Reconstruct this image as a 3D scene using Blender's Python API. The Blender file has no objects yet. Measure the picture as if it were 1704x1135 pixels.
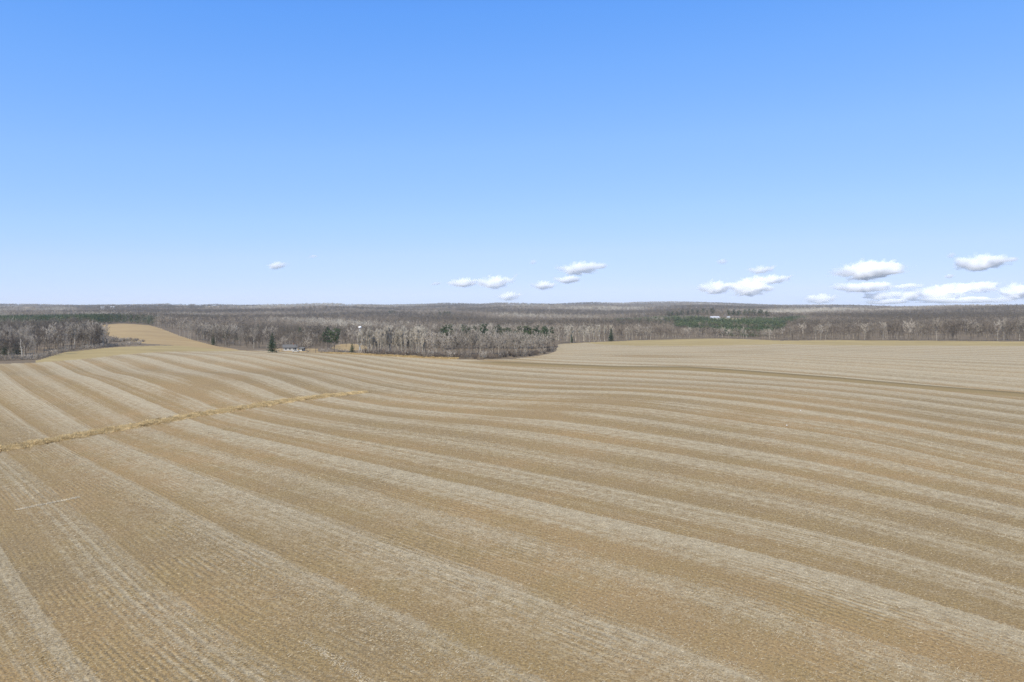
import bpy, bmesh, math, random
import numpy as np
from mathutils import Vector, noise as mnoise

R = math.radians
random.seed(7)
rng = np.random.default_rng(11)
scene = bpy.context.scene
COL = scene.collection

# ------------------------------------------------------------------ camera
F = 1151.0          # focal length in photo pixels (1704 wide)
HZ = 510.0          # row of the true horizon
CX = 852.0
H0 = 30.0           # flying height above the field
cam_d = bpy.data.cameras.new("camera")
cam = bpy.data.objects.new("camera", cam_d)
COL.objects.link(cam)
cam.location = (0, 0, H0)
cam.rotation_euler = (R(90), 0, 0)
cam_d.sensor_width = 36.0
cam_d.lens = 36.0 * F / 1704.0
cam_d.shift_y = -(567.5 - HZ) / 1704.0
cam_d.clip_start = 0.5
cam_d.clip_end = 200000
scene.camera = cam

# ------------------------------------------------------------------ sky + sun
SUN_EL, SUN_AZ = 48.0, -155.0      # azimuth clockwise from +Y (view direction)
world = bpy.data.worlds.new("World")
scene.world = world
world.use_nodes = True
wn = world.node_tree
wn.nodes.clear()
w_out = wn.nodes.new("ShaderNodeOutputWorld")
w_bg = wn.nodes.new("ShaderNodeBackground")
w_sky = wn.nodes.new("ShaderNodeTexSky")
w_sky.sky_type = 'NISHITA'
w_sky.sun_disc = False
w_sky.sun_elevation = R(SUN_EL)
w_sky.sun_rotation = R(SUN_AZ)
w_sky.altitude = 3000
w_sky.air_density = 1.0
w_sky.dust_density = 0.0
w_sky.ozone_density = 4.0
w_bg.inputs[1].default_value = 0.13
# the photo's sky is flatter from zenith to horizon than the raw model: one tone curve per channel
w_sep = wn.nodes.new("ShaderNodeSeparateColor")
w_com = wn.nodes.new("ShaderNodeCombineColor")
wn.links.new(w_sky.outputs[0], w_sep.inputs[0])
SKY_CURVES = (((0, 0), (.823, .581), (1.046, .828), (1.53, 1.276), (2.51, 1.84), (3.79, 2.41), (7.08, 3.12), (16, 3.5)),
              ((0, 0), (1.55, 1.70), (1.93, 1.985), (2.78, 2.466), (4.35, 3.01), (6.06, 3.376), (9.0, 3.76), (16, 4.0)),
              ((0, 0), (3.12, 4.37), (3.82, 4.57), (5.19, 4.7), (7.23, 4.8), (8.66, 4.9), (9.2, 5.1), (16, 5.2)))
for ch, pts in enumerate(SKY_CURVES):
    dv = wn.nodes.new("ShaderNodeMath"); dv.operation = 'DIVIDE'; dv.inputs[1].default_value = 16
    wn.links.new(w_sep.outputs[ch], dv.inputs[0])
    rp = wn.nodes.new("ShaderNodeValToRGB"); el = rp.color_ramp.elements
    while len(el) < len(pts): el.new(0.5)
    for e, (p, c) in zip(el, pts): e.position = p / 16; e.color = (c, c, c, 1)
    wn.links.new(dv.outputs[0], rp.inputs[0])
    wn.links.new(rp.outputs[0], w_com.inputs[ch])
wn.links.new(w_com.outputs[0], w_bg.inputs[0])
wn.links.new(w_bg.outputs[0], w_out.inputs[0])

sun_d = bpy.data.lights.new("sun", 'SUN')
sun_d.energy = 3.6
sun_d.angle = R(0.53)
sun_d.color = (1.0, 0.94, 0.83)
sun = bpy.data.objects.new("sun", sun_d)
COL.objects.link(sun)
sdir = Vector((math.sin(R(SUN_AZ)) * math.cos(R(SUN_EL)), math.cos(R(SUN_AZ)) * math.cos(R(SUN_EL)), math.sin(R(SUN_EL))))
sun.rotation_euler = sdir.to_track_quat('Z', 'Y').to_euler()
sun.location = (0, -60, 120)

vs = scene.view_settings
vs.view_transform = 'Standard'
vs.look = 'None'
vs.exposure = 0.75
vs.gamma = 1.0
vs.use_curve_mapping = False
scene.cycles.use_denoising = True
scene.cycles.denoising_prefilter = 'NONE'
scene.cycles.use_adaptive_sampling = False
scene.cycles.max_bounces = 40
scene.cycles.volume_bounces = 40
scene.cycles.diffuse_bounces = 3
scene.cycles.glossy_bounces = 2
scene.cycles.transmission_bounces = 2

# ------------------------------------------------------------------ helpers
def mat(name, rough=0.9, spec=0.2):
    m = bpy.data.materials.new(name)
    m.use_nodes = True
    nt = m.node_tree
    b = nt.nodes["Principled BSDF"]
    b.inputs["Roughness"].default_value = rough
    b.inputs["Specular IOR Level"].default_value = spec
    return m, nt, b

class NT:
    """small wrapper that writes node graphs tersely"""
    def __init__(s, nt): s.nt = nt
    def node(s, t, **kw):
        n = s.nt.nodes.new(t)
        for k, v in kw.items(): setattr(n, k, v)
        return n
    def set(s, sock, v):
        if isinstance(v, bpy.types.NodeSocket): s.nt.links.new(v, sock)
        else: sock.default_value = v
    def math(s, op, a, b=None, c=None, clamp=False):
        n = s.node("ShaderNodeMath", operation=op); n.use_clamp = clamp
        s.set(n.inputs[0], a)
        if b is not None: s.set(n.inputs[1], b)
        if c is not None: s.set(n.inputs[2], c)
        return n.outputs[0]
    def attr(s, name, out='Fac'):
        return s.node("ShaderNodeAttribute", attribute_name=name).outputs[out]
    def noise(s, vec, scale, detail=3, rough=0.55, dist=0.0):
        n = s.node("ShaderNodeTexNoise")
        s.set(n.inputs['Vector'], vec)
        n.inputs['Scale'].default_value = scale
        n.inputs['Detail'].default_value = detail
        n.inputs['Roughness'].default_value = rough
        n.inputs['Distortion'].default_value = dist
        return n.outputs['Fac']
    def ramp(s, fac, stops, interp='LINEAR'):
        n = s.node("ShaderNodeValToRGB")
        n.color_ramp.interpolation = interp
        el = n.color_ramp.elements
        while len(el) < len(stops): el.new(0.5)
        for e, (p, c) in zip(el, stops):
            e.position = p
            e.color = (c, c, c, 1) if not hasattr(c, '__len__') else (*c, 1)
        s.set(n.inputs[0], fac)
        return n.outputs[0]
    def mix(s, fac, a, b, blend='MIX'):
        n = s.node("ShaderNodeMix", data_type='RGBA', blend_type=blend)
        s.set(n.inputs[0], fac)
        for sock, v in ((n.inputs[6], a), (n.inputs[7], b)):
            if isinstance(v, bpy.types.NodeSocket): s.nt.links.new(v, sock)
            else: sock.default_value = (*v, 1)
        return n.outputs[2]
    def mapr(s, v, a, b, c=0.0, d=1.0, smooth=False):
        n = s.node("ShaderNodeMapRange")
        if smooth: n.interpolation_type = 'SMOOTHSTEP'
        s.set(n.inputs[0], v)
        for i, q in enumerate((a, b, c, d)): n.inputs[i + 1].default_value = q
        return n.outputs[0]

def tag(o, label=None, cat=None, group=None, kind=None):
    if label: o["label"] = label
    if cat: o["category"] = cat
    if group: o["group"] = group
    if kind: o["kind"] = kind
    return o

def link_mesh(name, me, parent=None, loc=(0, 0, 0), rz=0.0):
    o = bpy.data.objects.new(name, me)
    COL.objects.link(o)
    o.location = loc
    o.rotation_euler = (0, 0, rz)
    if parent is not None: o.parent = parent
    return o

def empty(name, loc, rz=0.0):
    o = bpy.data.objects.new(name, None)
    COL.objects.link(o)
    o.location = loc
    o.rotation_euler = (0, 0, rz)
    o.empty_display_size = 1.0
    return o

def np_mesh(name, v, loops, starts, totals, m, attrs=None, smooth=False):
    me = bpy.data.meshes.new(name)
    v = np.asarray(v, np.float32)
    me.vertices.add(len(v))
    me.vertices.foreach_set("co", v.ravel())
    me.loops.add(len(loops))
    me.loops.foreach_set("vertex_index", np.asarray(loops, np.int32))
    me.polygons.add(len(starts))
    me.polygons.foreach_set("loop_start", np.asarray(starts, np.int32))
    me.polygons.foreach_set("loop_total", np.asarray(totals, np.int32))
    if smooth: me.polygons.foreach_set("use_smooth", np.ones(len(starts), bool))
    for k, a in (attrs or {}).items():
        at = me.attributes.new(k, 'FLOAT', 'POINT')
        at.data.foreach_set("value", np.asarray(a, np.float32))
    me.update(calc_edges=True)
    me.validate()
    me.materials.append(m)
    return me

def tri_mesh(name, tris, m, tint=None):
    """tris: (N,3,3) array of loose triangles"""
    n = len(tris)
    me = np_mesh(name, tris.reshape(-1, 3), np.arange(3 * n), np.arange(0, 3 * n, 3), np.full(n, 3), m,
                 {"tint": np.repeat(tint, 3)} if tint is not None else None)
    return me

def crown_normals(p, centre=None, scale=None, rnd=0.45):
    """outward directions of a crown; its sprays are laid to face them"""
    if centre is None:
        lo, hi = p.min(0), p.max(0)
        centre = (lo + hi) / 2; centre[2] = lo[2] + (hi[2] - lo[2]) * .42
        scale = np.maximum((hi - lo) / 2, .1)
    v = (p - centre) / scale
    v = v / (np.linalg.norm(v, axis=-1, keepdims=True) + 1e-6)
    v = v + rng.normal(0, rnd, v.shape)
    return v / (np.linalg.norm(v, axis=-1, keepdims=True) + 1e-6)

def quad_grid_mesh(name, v, quads, m, attrs=None, smooth=True):
    return np_mesh(name, v, quads.ravel(), np.arange(0, 4 * len(quads), 4), np.full(len(quads), 4), m, attrs, smooth)

# ------------------------------------------------------------------ terrain heights
TD = np.array([0, 300, 400, 500, 600, 750, 950, 1250, 1700, 2400, 3400, 4800, 6500, 8500, 14000.])
TU = np.array([0, 200, 400, 600, 850, 1000, 1200, 1450, 1704.])
TZ = np.array([
    [0, 0, 0, 0, 0, 0, 0, 0, 0],
    [0, 0, 0, 0, 0, 0, 0, 0, 0],
    [0, 0, 0, 0, 0, 0, 0, 0, 0],
    [-1, 0, -1.5, -1.5, -1, 0, 0, 0, 0],
    [-2, 0, -4, -5, -3, -1, 1, 0, 0],
    [-2, 2, -6, -7, -6, -4, -2, -2, -2],
    [0, 4, -6, -8, -8, -6, -5, -4, -2],
    [2, 2, -5, -8, -8, -6, -3, -2, 2],
    [4, 3, -4, -6, -6, -3, 3, 3, 8],
    [8, 6, 0, 0, 0, 3, 6, 8, 17],
    [10, 8, 7, 8, 8, 9, 11, 10, 14],
    [17, 17, 17, 18, 17, 20, 22, 12, 12],
    [12, 12, 12, 14, 18, 20, 26, 8, 6],
    [0, 0, 0, 0, 0, 0, 0, 0, 0],
    [0, 0, 0, 0, 0, 0, 0, 0, 0.]])

KNOLLS = [(-128, 262, 70, 45, 3.2), (55, 230, 60, 45, 1.6), (-45, 330, 60, 50, -1.2), (150, 300, 90, 60, -1.0),
          (-60, 130, 50, 40, -0.9), (100, 150, 60, 40, 0.7), (220, 380, 90, 70, 1.4), (-170, 420, 60, 40, 1.0)]

# skyline ridges: (u, row, distance)
RIDGE = np.array([(-300, 506, 5000), (0, 505, 5000), (60, 505.5, 5000), (130, 507, 5000), (250, 505.5, 5000), (300, 504, 5000), (330, 506.5, 5600), (360, 505.5, 6000),
    (400, 507, 5500), (440, 506, 4600), (490, 505, 4200), (540, 503.5, 4200), (590, 505.5, 4400), (640, 506.5, 5500), (700, 505.5, 6000), (740, 503.5, 6000), (800, 505, 6000),
    (830, 503, 5600), (880, 504, 5600), (920, 505, 5600), (960, 503, 6000), (985, 502.3, 6000), (1040, 503.5, 6500), (1060, 502, 6500), (1120, 501, 6500), (1200, 503, 6500),
    (1260, 505.5, 6500), (1300, 506.7, 6400), (1390, 506.3, 6000), (1440, 508, 5500), (1490, 509.8, 4600), (1530, 508.8, 3900), (1580, 506.5, 3500), (1640, 505.8, 3300), (1704, 506, 3300), (2000, 505, 3300.)])
def ridge(u, y):
    d = np.interp(u, RIDGE[:, 0], RIDGE[:, 2])
    z = H0 + (HZ - np.interp(u, RIDGE[:, 0], RIDGE[:, 1])) * d / F - 16.0
    w = np.exp(-((y - d) / (0.17 * d)) ** 2)
    return z, w

# the grassed terrace bank that runs across the right half of the field (u, flat row)
TERR = np.array([(700, 600.5), (790, 601), (860, 604), (944, 607.5), (1029, 611), (1142, 611.5), (1226, 616), (1308, 621.5),
                 (1393, 627.5), (1478, 635.5), (1562, 643.5), (1647, 651), (1704, 656), (1900, 674)])

def uv_flat(x, y):
    ys = np.maximum(y, 1.0)
    return CX + F * x / ys, HZ + F * H0 / ys

def bilin(u, d):
    ud = np.clip(u, TU[0], TU[-1])
    i = np.clip(np.searchsorted(TU, ud, side='right') - 1, 0, len(TU) - 2)
    fu = (ud - TU[i]) / (TU[i + 1] - TU[i])
    fu = fu * fu * (3 - 2 * fu)
    dd = np.clip(d, TD[0], TD[-1] - 1e-3)
    j = np.clip(np.searchsorted(TD, dd, side='right') - 1, 0, len(TD) - 2)
    fd = (dd - TD[j]) / (TD[j + 1] - TD[j])
    fd = fd * fd * (3 - 2 * fd) * 0.6 + fd * 0.4
    a = TZ[j, i] * (1 - fu) + TZ[j, i + 1] * fu
    b = TZ[j + 1, i] * (1 - fu) + TZ[j + 1, i + 1] * fu
    return a * (1 - fd) + b * fd

def terr_amount(x, y):
    u, v = uv_flat(x, y)
    tv = np.interp(u, TERR[:, 0], TERR[:, 1])
    d_line = F * H0 / (tv - HZ)
    fade = np.clip((u - 720) / 150, 0, 1) * np.clip((y - 150) / 30, 0, 1)
    return (y - d_line), fade

def height(x, y):
    x = np.asarray(x, float); y = np.asarray(y, float)
    yy = np.maximum(y, 0)
    u = CX + F * x / np.maximum(yy, 60)
    z = bilin(u, np.hypot(x * 0.15, yy))
    for (kx, ky, sx, sy, a) in KNOLLS:
        z = z + a * np.exp(-((x - kx) / sx) ** 2 - ((y - ky) / sy) ** 2)
    amp = np.clip((yy - 800) / 800, 0, 1) * 5.5 + np.clip((yy - 2200) / 2500, 0, 1) * 8.0
    amp = amp * np.clip((8500 - yy) / 3500, 0, 1)
    z = z + amp * (np.sin(x / 190 + y / 410 + 1.0) * np.cos(y / 230 - x / 620) * 0.6
                   + np.sin(x / 83 - y / 300 + 2.0) * 0.25 + np.sin(x / 700 + 0.7) * np.sin(y / 520 + x / 900) * 0.7)
    zr, wr = ridge(u, yy)
    z = z * (1 - wr) + zr * wr
    s, fade = terr_amount(x, y)
    z = z + 0.55 * fade * np.exp(-(s / 5.0) ** 2)
    return z

def hz(x, y): return float(height(np.array([x]), np.array([y]))[0])

def at(px, d):
    """ground point straight under photo column px at forward distance d"""
    x = (px - CX) / F * d
    return Vector((x, d, hz(x, d)))

def on_ground(px, py):
    """ground point seen at photo pixel (px, py)"""
    d = F * H0 / (py - HZ)
    for _ in range(12):
        z = hz((px - CX) / F * d, d)
        d = 0.5 * d + 0.5 * F * (H0 - z) / (py - HZ)
    return at(px, d)

# ------------------------------------------------------------------ swath lines of the stubble (far edges of the pale bands, traced)
SW = {
 -2: [(10,925),(37,965),(65,1014),(99,1056),(135,1104)],
 -1: [(14,758),(50,785),(90,820),(121,850),(169,883),(217,928),(282,991),(338,1034),(394,1070),(437,1104)],
 0: [(9,679),(53,710),(76,725),(100,743),(158,769),(214,798),(270,822),(338,862),(394,890),(437,912),(505,943),(533,955),(598,988),(643,1008),(693,1028),(758,1062),(806,1084),(857,1112)],
 1: [(8,618),(35,645),(85,670),(134,702),(175,729),(225,743),(282,763),(366,800),(440,828),(496,845),(553,865),(598,884),(637,898),(693,915),(761,941),(829,960),(891,983),(973,1014),(1018,1028),(1085,1048),(1170,1076),(1226,1107)],
 2: [(53,612),(80,627),(109,643),(159,668),(194,686),(239,713),(310,735),(366,752),(440,772),(524,794),(598,808),(665,834),(722,848),(778,865),(857,884),(916,901),(973,918),(1023,936),(1094,952),(1164,972),(1238,988),(1300,1008),(1351,1031),(1421,1059),(1478,1084),(1576,1110),(1647,1132)],
 3: [(102,611),(158,632),(203,648),(243,661),(302,686),(318,701),(394,721),(440,729),(496,742),(553,757),(637,774),(693,788),(778,805),(834,818),(920,840),(1029,865),(1113,884),(1198,904),(1282,922),(1365,949),(1458,972),(1534,991),(1604,1010),(1675,1034),(1704,1045)],
 4: [(152,605),(197,622),(253,639),(304,653),(338,664),(360,678),(389,690),(440,697),(524,715),(609,733),(679,747),(750,760),(834,776),(920,791),(1029,812),(1113,831),(1198,851),(1282,870),(1379,888),(1463,907),(1556,938),(1632,958),(1704,979)],
 5: [(208,602),(242,617),(304,631),(360,642),(377,655),(422,670),(454,681),(524,695),(609,707),(665,715),(722,721),(778,731),(862,744),(944,758),(1029,771),(1113,787),(1224,808),(1308,823),(1393,843),(1478,865),(1562,884),(1632,903),(1704,924)],
 6: [(253,597),(318,614),(360,628),(400,635),(440,646),(476,661),(496,670),(581,681),(637,691),(722,698),(792,704),(862,715),(944,728),(1029,742),(1113,755),(1198,768),(1254,779),(1308,788),(1393,805),(1478,825),(1562,843),(1647,863),(1704,876)],
 7: [(310,594),(366,607),(394,614),(450,626),(485,642),(539,655),(558,664),(637,679),(722,687),(834,693),(902,697),(944,701),(1029,715),(1113,726),(1198,739),(1282,755),(1393,777),(1478,796),(1562,815),(1647,832),(1704,845)],
 8: [(366,598),(440,611),(496,624),(525,633),(581,648),(637,656),(694,664),(778,672),(862,677),(916,678),(973,684),(1029,691),(1113,703),(1224,722),(1308,735),(1393,752),(1478,768),(1562,787),(1647,805),(1704,819)],
 9: [(440,597),(496,611),(553,622),(598,635),(660,648),(722,656),(834,667),(920,671),(1001,671),(1057,678),(1142,688),(1226,700),(1308,712),(1393,724),(1478,741),(1562,760),(1647,780),(1704,794)],
 10: [(496,601),(581,615),(623,626),(665,636),(750,648),(834,655),(920,659),(973,659),(1029,660),(1085,664),(1142,670),(1226,682),(1310,695),(1393,702),(1478,717),(1562,735),(1647,755),(1704,767)],
 11: [(553,604),(637,617),(694,625),(750,635),(834,643),(920,649),(1000,651),(1099,655),(1246,667),(1308,678),(1393,690),(1478,704),(1562,718),(1647,732),(1704,743)],
 12: [(581,598),(665,612),(722,622),(806,632),(920,639),(973,642),(1085,646),(1170,652),(1254,659),(1308,663),(1393,675),(1478,687),(1562,701),(1647,714),(1704,724)],
 13: [(637,604),(722,614),(806,622),(860,626),(973,633),(1113,640),(1226,648),(1340,658),(1393,663),(1478,673),(1562,686),(1647,698),(1704,708)],
 14: [(694,604),(778,611),(860,618),(1001,626),(1113,632),(1226,638),(1308,645),(1393,652),(1478,662),(1562,672),(1647,683),(1704,691)],
 15: [(806,606),(860,611),(1001,618),(1113,622),(1226,629),(1308,635),(1393,641),(1478,650),(1562,660),(1647,670),(1704,677)],
 16: [(1393,632),(1478,640.5),(1562,650),(1704,667)],
 18: [(1029,601),(1224,607),(1393,619),(1562,633),(1704,647)],
 19: [(1224,602),(1393,612.5),(1562,625.5),(1704,637)],
 20: [(1029,594),(1224,598),(1393,607),(1562,618.5),(1704,628)],
 21: [(1224,594.5),(1393,602.5),(1562,612.5),(1704,621)],
 22: [(1029,588.5),(1224,591),(1393,598.5),(1562,607.3),(1704,614.4)],
 23: [(1224,588),(1393,595),(1562,602.5),(1704,608.7)],
 24: [(1029,583.5),(1224,585.5),(1393,591.7),(1562,598),(1704,603.7)],
 26: [(1029,579),(1224,581),(1393,585.5),(1562,591),(1704,595)],
}
_px = np.array([p for k in SW for p in SW[k]], float)
_pk = np.array([k for k in SW for p in SW[k]], float)
_d = F * H0 / (_px[:, 1] - HZ)
for _ in range(10):
    _z = height((_px[:, 0] - CX) / F * _d, _d)
    _d = 0.5 * _d + 0.5 * F * (H0 - _z) / (_px[:, 1] - HZ)
_P = np.stack([(_px[:, 0] - CX) / F * _d, _d], 1) / 100.0

def _warp(P):      # metres/100, far ground gently compressed so that the fit is even
    r = np.hypot(P[:, 0], P[:, 1]) + 1e-6
    s = (r + 0.4) ** 0.55 / r
    return P * s[:, None]
_W = _warp(_P)
def _U(r2): return 0.5 * r2 * np.log(r2 + 1e-9)
_n = len(_W)
_K = _U(((_W[:, None] - _W[None]) ** 2).sum(-1)) + 0.03 * np.eye(_n)
_Q = np.concatenate([np.ones((_n, 1)), _W], 1)
_A = np.block([[_K, _Q], [_Q.T, np.zeros((3, 3))]])
_sol = np.linalg.solve(_A, np.concatenate([_pk, np.zeros(3)]))
def phase(x, y):
    P = _warp(np.stack([np.asarray(x, float), np.maximum(np.asarray(y, float), 20)], 1) / 100.0)
    out = np.empty(len(P))
    for a in range(0, len(P), 20000):
        q = P[a:a + 20000]
        r2 = ((q[:, None] - _W[None]) ** 2).sum(-1)
        out[a:a + 20000] = _U(r2) @ _sol[:_n] + _sol[_n] + q @ _sol[_n + 1:]
    return out

# ------------------------------------------------------------------ zones of the ground (u, flat row)
EDGE = np.array([(-600, 640), (-200, 616), (0, 605.5), (60, 603.5), (110, 600), (160, 596), (200, 591), (280, 584.5), (330, 583), (400, 580.5),
                 (430, 580), (500, 585), (570, 588.5), (620, 591.5), (690, 595.5), (740, 597.5), (800, 598), (850, 597.5), (890, 593), (915, 588),
                 (925, 583), (927, 576), (930, 569.5), (975, 569), (1000, 572), (1060, 575), (1150, 576), (1300, 573.5), (1450, 575), (1704, 575.5), (2300, 576)])
G1T = np.array([(40, 606), (62, 600), (110, 585), (190, 578), (300, 572), (370, 573.5), (400, 579.5), (430, 581)])
G2T = np.array([(140, 548), (150, 546), (200, 541.5), (250, 544), (300, 556), (345, 566), (385, 575), (400, 580)])
G2B = np.array([(140, 548), (190, 563), (240, 571), (300, 572.5), (400, 580)])
RT = np.array([(900, 569), (960, 568.5), (985, 567.5), (1060, 564.5), (1200, 564), (1300, 568.2), (1400, 566), (1550, 567), (1704, 568.5), (2300, 570)])
def zone(x, y):
    """0 field, 1 green-yellow grass, 2 golden grass hill, 3 wood floor"""
    u, v = uv_flat(x, y)
    z = np.full(len(u), 3)
    z[(u > 938) & (v >= np.interp(u, RT[:, 0], RT[:, 1])) & (y > 100)] = 1
    z[(u > 60) & (u < 430) & (v >= np.interp(u, G1T[:, 0], G1T[:, 1])) & (y > 100)] = 1
    z[(u > 140) & (u < 400) & (v >= np.interp(u, G2T[:, 0], G2T[:, 1])) & (v <= np.interp(u, G2B[:, 0], G2B[:, 1])) & (y > 100)] = 2
    ed = np.interp(u, EDGE[:, 0], EDGE[:, 1])
    z[(u > 520) & (u < 760) & (v >= ed - 4.5) & (y > 100)] = 2
    z[(((u - 582) / 30) ** 2 + ((v - 571) / 9) ** 2 < 1)] = 2
    z[(u > 455) & (u < 530) & (v > 575) & (y > 100)] = 2
    z[(v >= ed) | (y < 100)] = 0
    return z

# far pale fields seen as slivers on the ridges: (u0, u1, d0, d1)
FAR_FIELDS = [(326, 366, 4600, 5600), (282, 318, 4600, 5500), (36, 66, 3300, 4300), (560, 590, 5200, 6200), (1205, 1232, 1490, 1570)]
def far_field(x, y):
    u, v = uv_flat(x, y)
    a = np.zeros(len(u), bool)
    for (u0, u1, d0, d1) in FAR_FIELDS:
        a |= (u > u0) & (u < u1) & (y > d0) & (y < d1)
    return a

# ------------------------------------------------------------------ ground materials
def ground_coords(n):
    return n.node("ShaderNodeNewGeometry").outputs['Position']

def field_material():
    m, nt, b = mat("stubble", 0.95, 0.12)
    n = NT(nt)
    P = ground_coords(n)
    ph = n.attr("phase")
    bare = n.attr("bare")
    terr = n.attr("terrace")
    big = n.noise(P, 0.018, 2)
    mid = n.noise(P, 0.11, 3, 0.6)
    fine = n.noise(P, 0.75, 4, 0.7)
    grit = n.noise(P, 3.6, 3, 0.75)
    # wobble the band edges
    t = n.math('ADD', ph, n.math('MULTIPLY', n.math('SUBTRACT', mid, 0.5), 0.16))
    t = n.math('ADD', t, n.math('MULTIPLY', n.math('SUBTRACT', fine, 0.5), 0.34))
    fr = n.math('FRACT', t)
    k = n.math('FLOOR', n.math('ADD', ph, 0.02))
    wn_ = n.node("ShaderNodeTexWhiteNoise", noise_dimensions='1D')
    n.set(wn_.inputs['W'], k)
    prof = n.ramp(fr, [(0.0, 0.10), (0.22, 0.03), (0.45, 0.40), (0.68, 0.80), (0.92, 0.95), (0.985, 0.72), (1.0, 0.10)])
    gain = n.mapr(wn_.outputs['Value'], 0, 1, 0.55, 1.0)
    band = n.math('MULTIPLY', prof, gain)
    # rows: sixteen to a band
    rowt = n.math('MULTIPLY', n.math('ADD', ph, n.math('MULTIPLY', n.math('SUBTRACT', fine, 0.5), 0.035)), 16 * 2 * math.pi)
    row = n.math('SINE', rowt)
    def per_row(count, seed):
        w = n.node("ShaderNodeTexWhiteNoise", noise_dimensions='1D')
        n.set(w.inputs['W'], n.math('FLOOR', n.math('MULTIPLY_ADD', n.math('ADD', ph, n.math('MULTIPLY', n.math('SUBTRACT', fine, 0.5), 0.02)), count, seed)))
        return n.math('SUBTRACT', w.outputs['Value'], 0.5)
    rowvar = n.math('ADD', n.math('MULTIPLY', per_row(16, 3.3), 0.42), n.math('MULTIPLY', per_row(5.3, 0.7), 0.26))
    rowmask = n.math('MULTIPLY', n.mapr(n.noise(P, 0.045, 3, 0.6), 0.42, 0.64), n.mapr(n.noise(P, 0.5, 2), 0.35, 0.55, 0.25, 1.0))
    rows = n.math('MULTIPLY', row, n.math('MULTIPLY', n.math('POWER', rowmask, 1.3), 0.34))
    cl = n.math('ADD', band, n.math('MULTIPLY', n.math('SUBTRACT', fine, 0.5), 1.15))
    cl = n.math('ADD', cl, n.math('MULTIPLY', n.math('SUBTRACT', grit, 0.5), 0.9))
    cl = n.math('ADD', n.math('ADD', cl, rows), rowvar)
    cl = n.math('ADD', cl, n.attr("residue"))
    cl = n.math('SUBTRACT', cl, n.math('MULTIPLY', bare, 0.75))
    straw = n.mapr(cl, -0.1, 1.15, 0.02, 0.95, True)
    soil = n.mix(n.mapr(big, 0.38, 0.62), (0.208, 0.142, 0.062), (0.295, 0.187, 0.076))
    soil = n.mix(n.mapr(mid, 0.42, 0.72), soil, (0.240, 0.163, 0.062))
    soil = n.mix(n.math('MULTIPLY', bare, 0.8), soil, (0.272, 0.186, 0.088))
    hair = n.noise(P, 9.0, 2, 0.7)
    soil = n.mix(n.mapr(grit, 0.53, 0.68, 0, 0.8), soil, (0.395, 0.285, 0.125))
    soil = n.mix(n.mapr(hair, 0.54, 0.70, 0, 0.7), soil, (0.36, 0.30, 0.205))
    soil = n.mix(n.mapr(grit, 0.35, 0.48, 0.75, 0), soil, (0.115, 0.085, 0.045))
    soil = n.mix(n.mapr(hair, 0.32, 0.45, 0.5, 0), soil, (0.12, 0.10, 0.07))
    pale = n.mix(n.mapr(fine, 0.35, 0.7), (0.308, 0.248, 0.152), (0.432, 0.358, 0.226))
    pale = n.mix(n.mapr(grit, 0.33, 0.47, 0.55, 0), pale, (0.185, 0.165, 0.135))
    pale = n.mix(n.mapr(hair, 0.54, 0.68, 0, 0.6), pale, (0.50, 0.43, 0.31))
    pale = n.mix(n.mapr(hair, 0.32, 0.45, 0.5, 0), pale, (0.19, 0.165, 0.13))
    col = n.mix(straw, soil, pale)
    terrc = n.mix(n.mapr(grit, 0.35, 0.7), (0.205, 0.148, 0.066), (0.270, 0.198, 0.092))
    terrc = n.mix(n.attr("bank"), terrc, (0.150, 0.112, 0.054))
    col = n.mix(n.mapr(n.math('ADD', terr, n.math('MULTIPLY', n.math('SUBTRACT', fine, 0.5), 0.5)), 0.25, 0.7), col, terrc)
    n.set(b.inputs['Base Color'], col)
    bump = n.node("ShaderNodeBump")
    bump.inputs['Strength'].default_value = 0.8
    bump.inputs['Distance'].default_value = 0.22
    hh = n.math('ADD', n.math('MULTIPLY', grit, 0.8), n.math('MULTIPLY', n.math('MULTIPLY', row, n.math('ADD', n.math('POWER', rowmask, 1.3), 0.13)), 0.18))
    n.set(bump.inputs['Height'], hh)
    n.set(b.inputs['Normal'], bump.outputs[0])
    return m

def grass_material(name, a, c, dark):
    m, nt, b = mat(name, 0.95, 0.1)
    n = NT(nt)
    P = ground_coords(n)
    mp = n.node("ShaderNodeMapping"); n.set(mp.inputs[0], P); mp.inputs['Scale'].default_value = (0.35, 1, 1)
    q = mp.outputs[0]
    c1 = n.mix(n.mapr(n.noise(q, 0.045, 4, 0.6), 0.32, 0.68), a, c)
    c1 = n.mix(n.mapr(n.noise(q, 0.25, 4, 0.7), 0.50, 0.72, 0, 0.6), c1, dark)
    n.set(b.inputs['Base Color'], c1)
    bump = n.node("ShaderNodeBump"); bump.inputs['Distance'].default_value = 0.3; bump.inputs['Strength'].default_value = 0.5
    n.set(bump.inputs['Height'], n.noise(P, 0.9, 3, 0.7)); n.set(b.inputs['Normal'], bump.outputs[0])
    return m

def floor_material():
    m, nt, b = mat("wood_floor", 0.95, 0.1)
    n = NT(nt)
    P = ground_coords(n)
    c = n.mix(n.mapr(n.noise(P, 0.03, 4, 0.6), 0.35, 0.65), (0.125, 0.096, 0.064), (0.185, 0.142, 0.092))
    c = n.mix(n.mapr(n.noise(P, 0.4, 3, 0.7), 0.5, 0.75, 0, 0.6), c, (0.075, 0.060, 0.042))
    c = n.mix(n.attr("pale"), c, (0.40, 0.31, 0.19))
    n.set(b.inputs['Base Color'], c)
    return m

M_FIELD = field_material()
M_GREEN = grass_material("dry_green_grass", (0.272, 0.208, 0.094), (0.342, 0.264, 0.124), (0.205, 0.163, 0.073))
M_GOLD = grass_material("golden_grass", (0.290, 0.203, 0.098), (0.355, 0.258, 0.128), (0.205, 0.145, 0.070))
M_FLOOR = floor_material()

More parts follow.
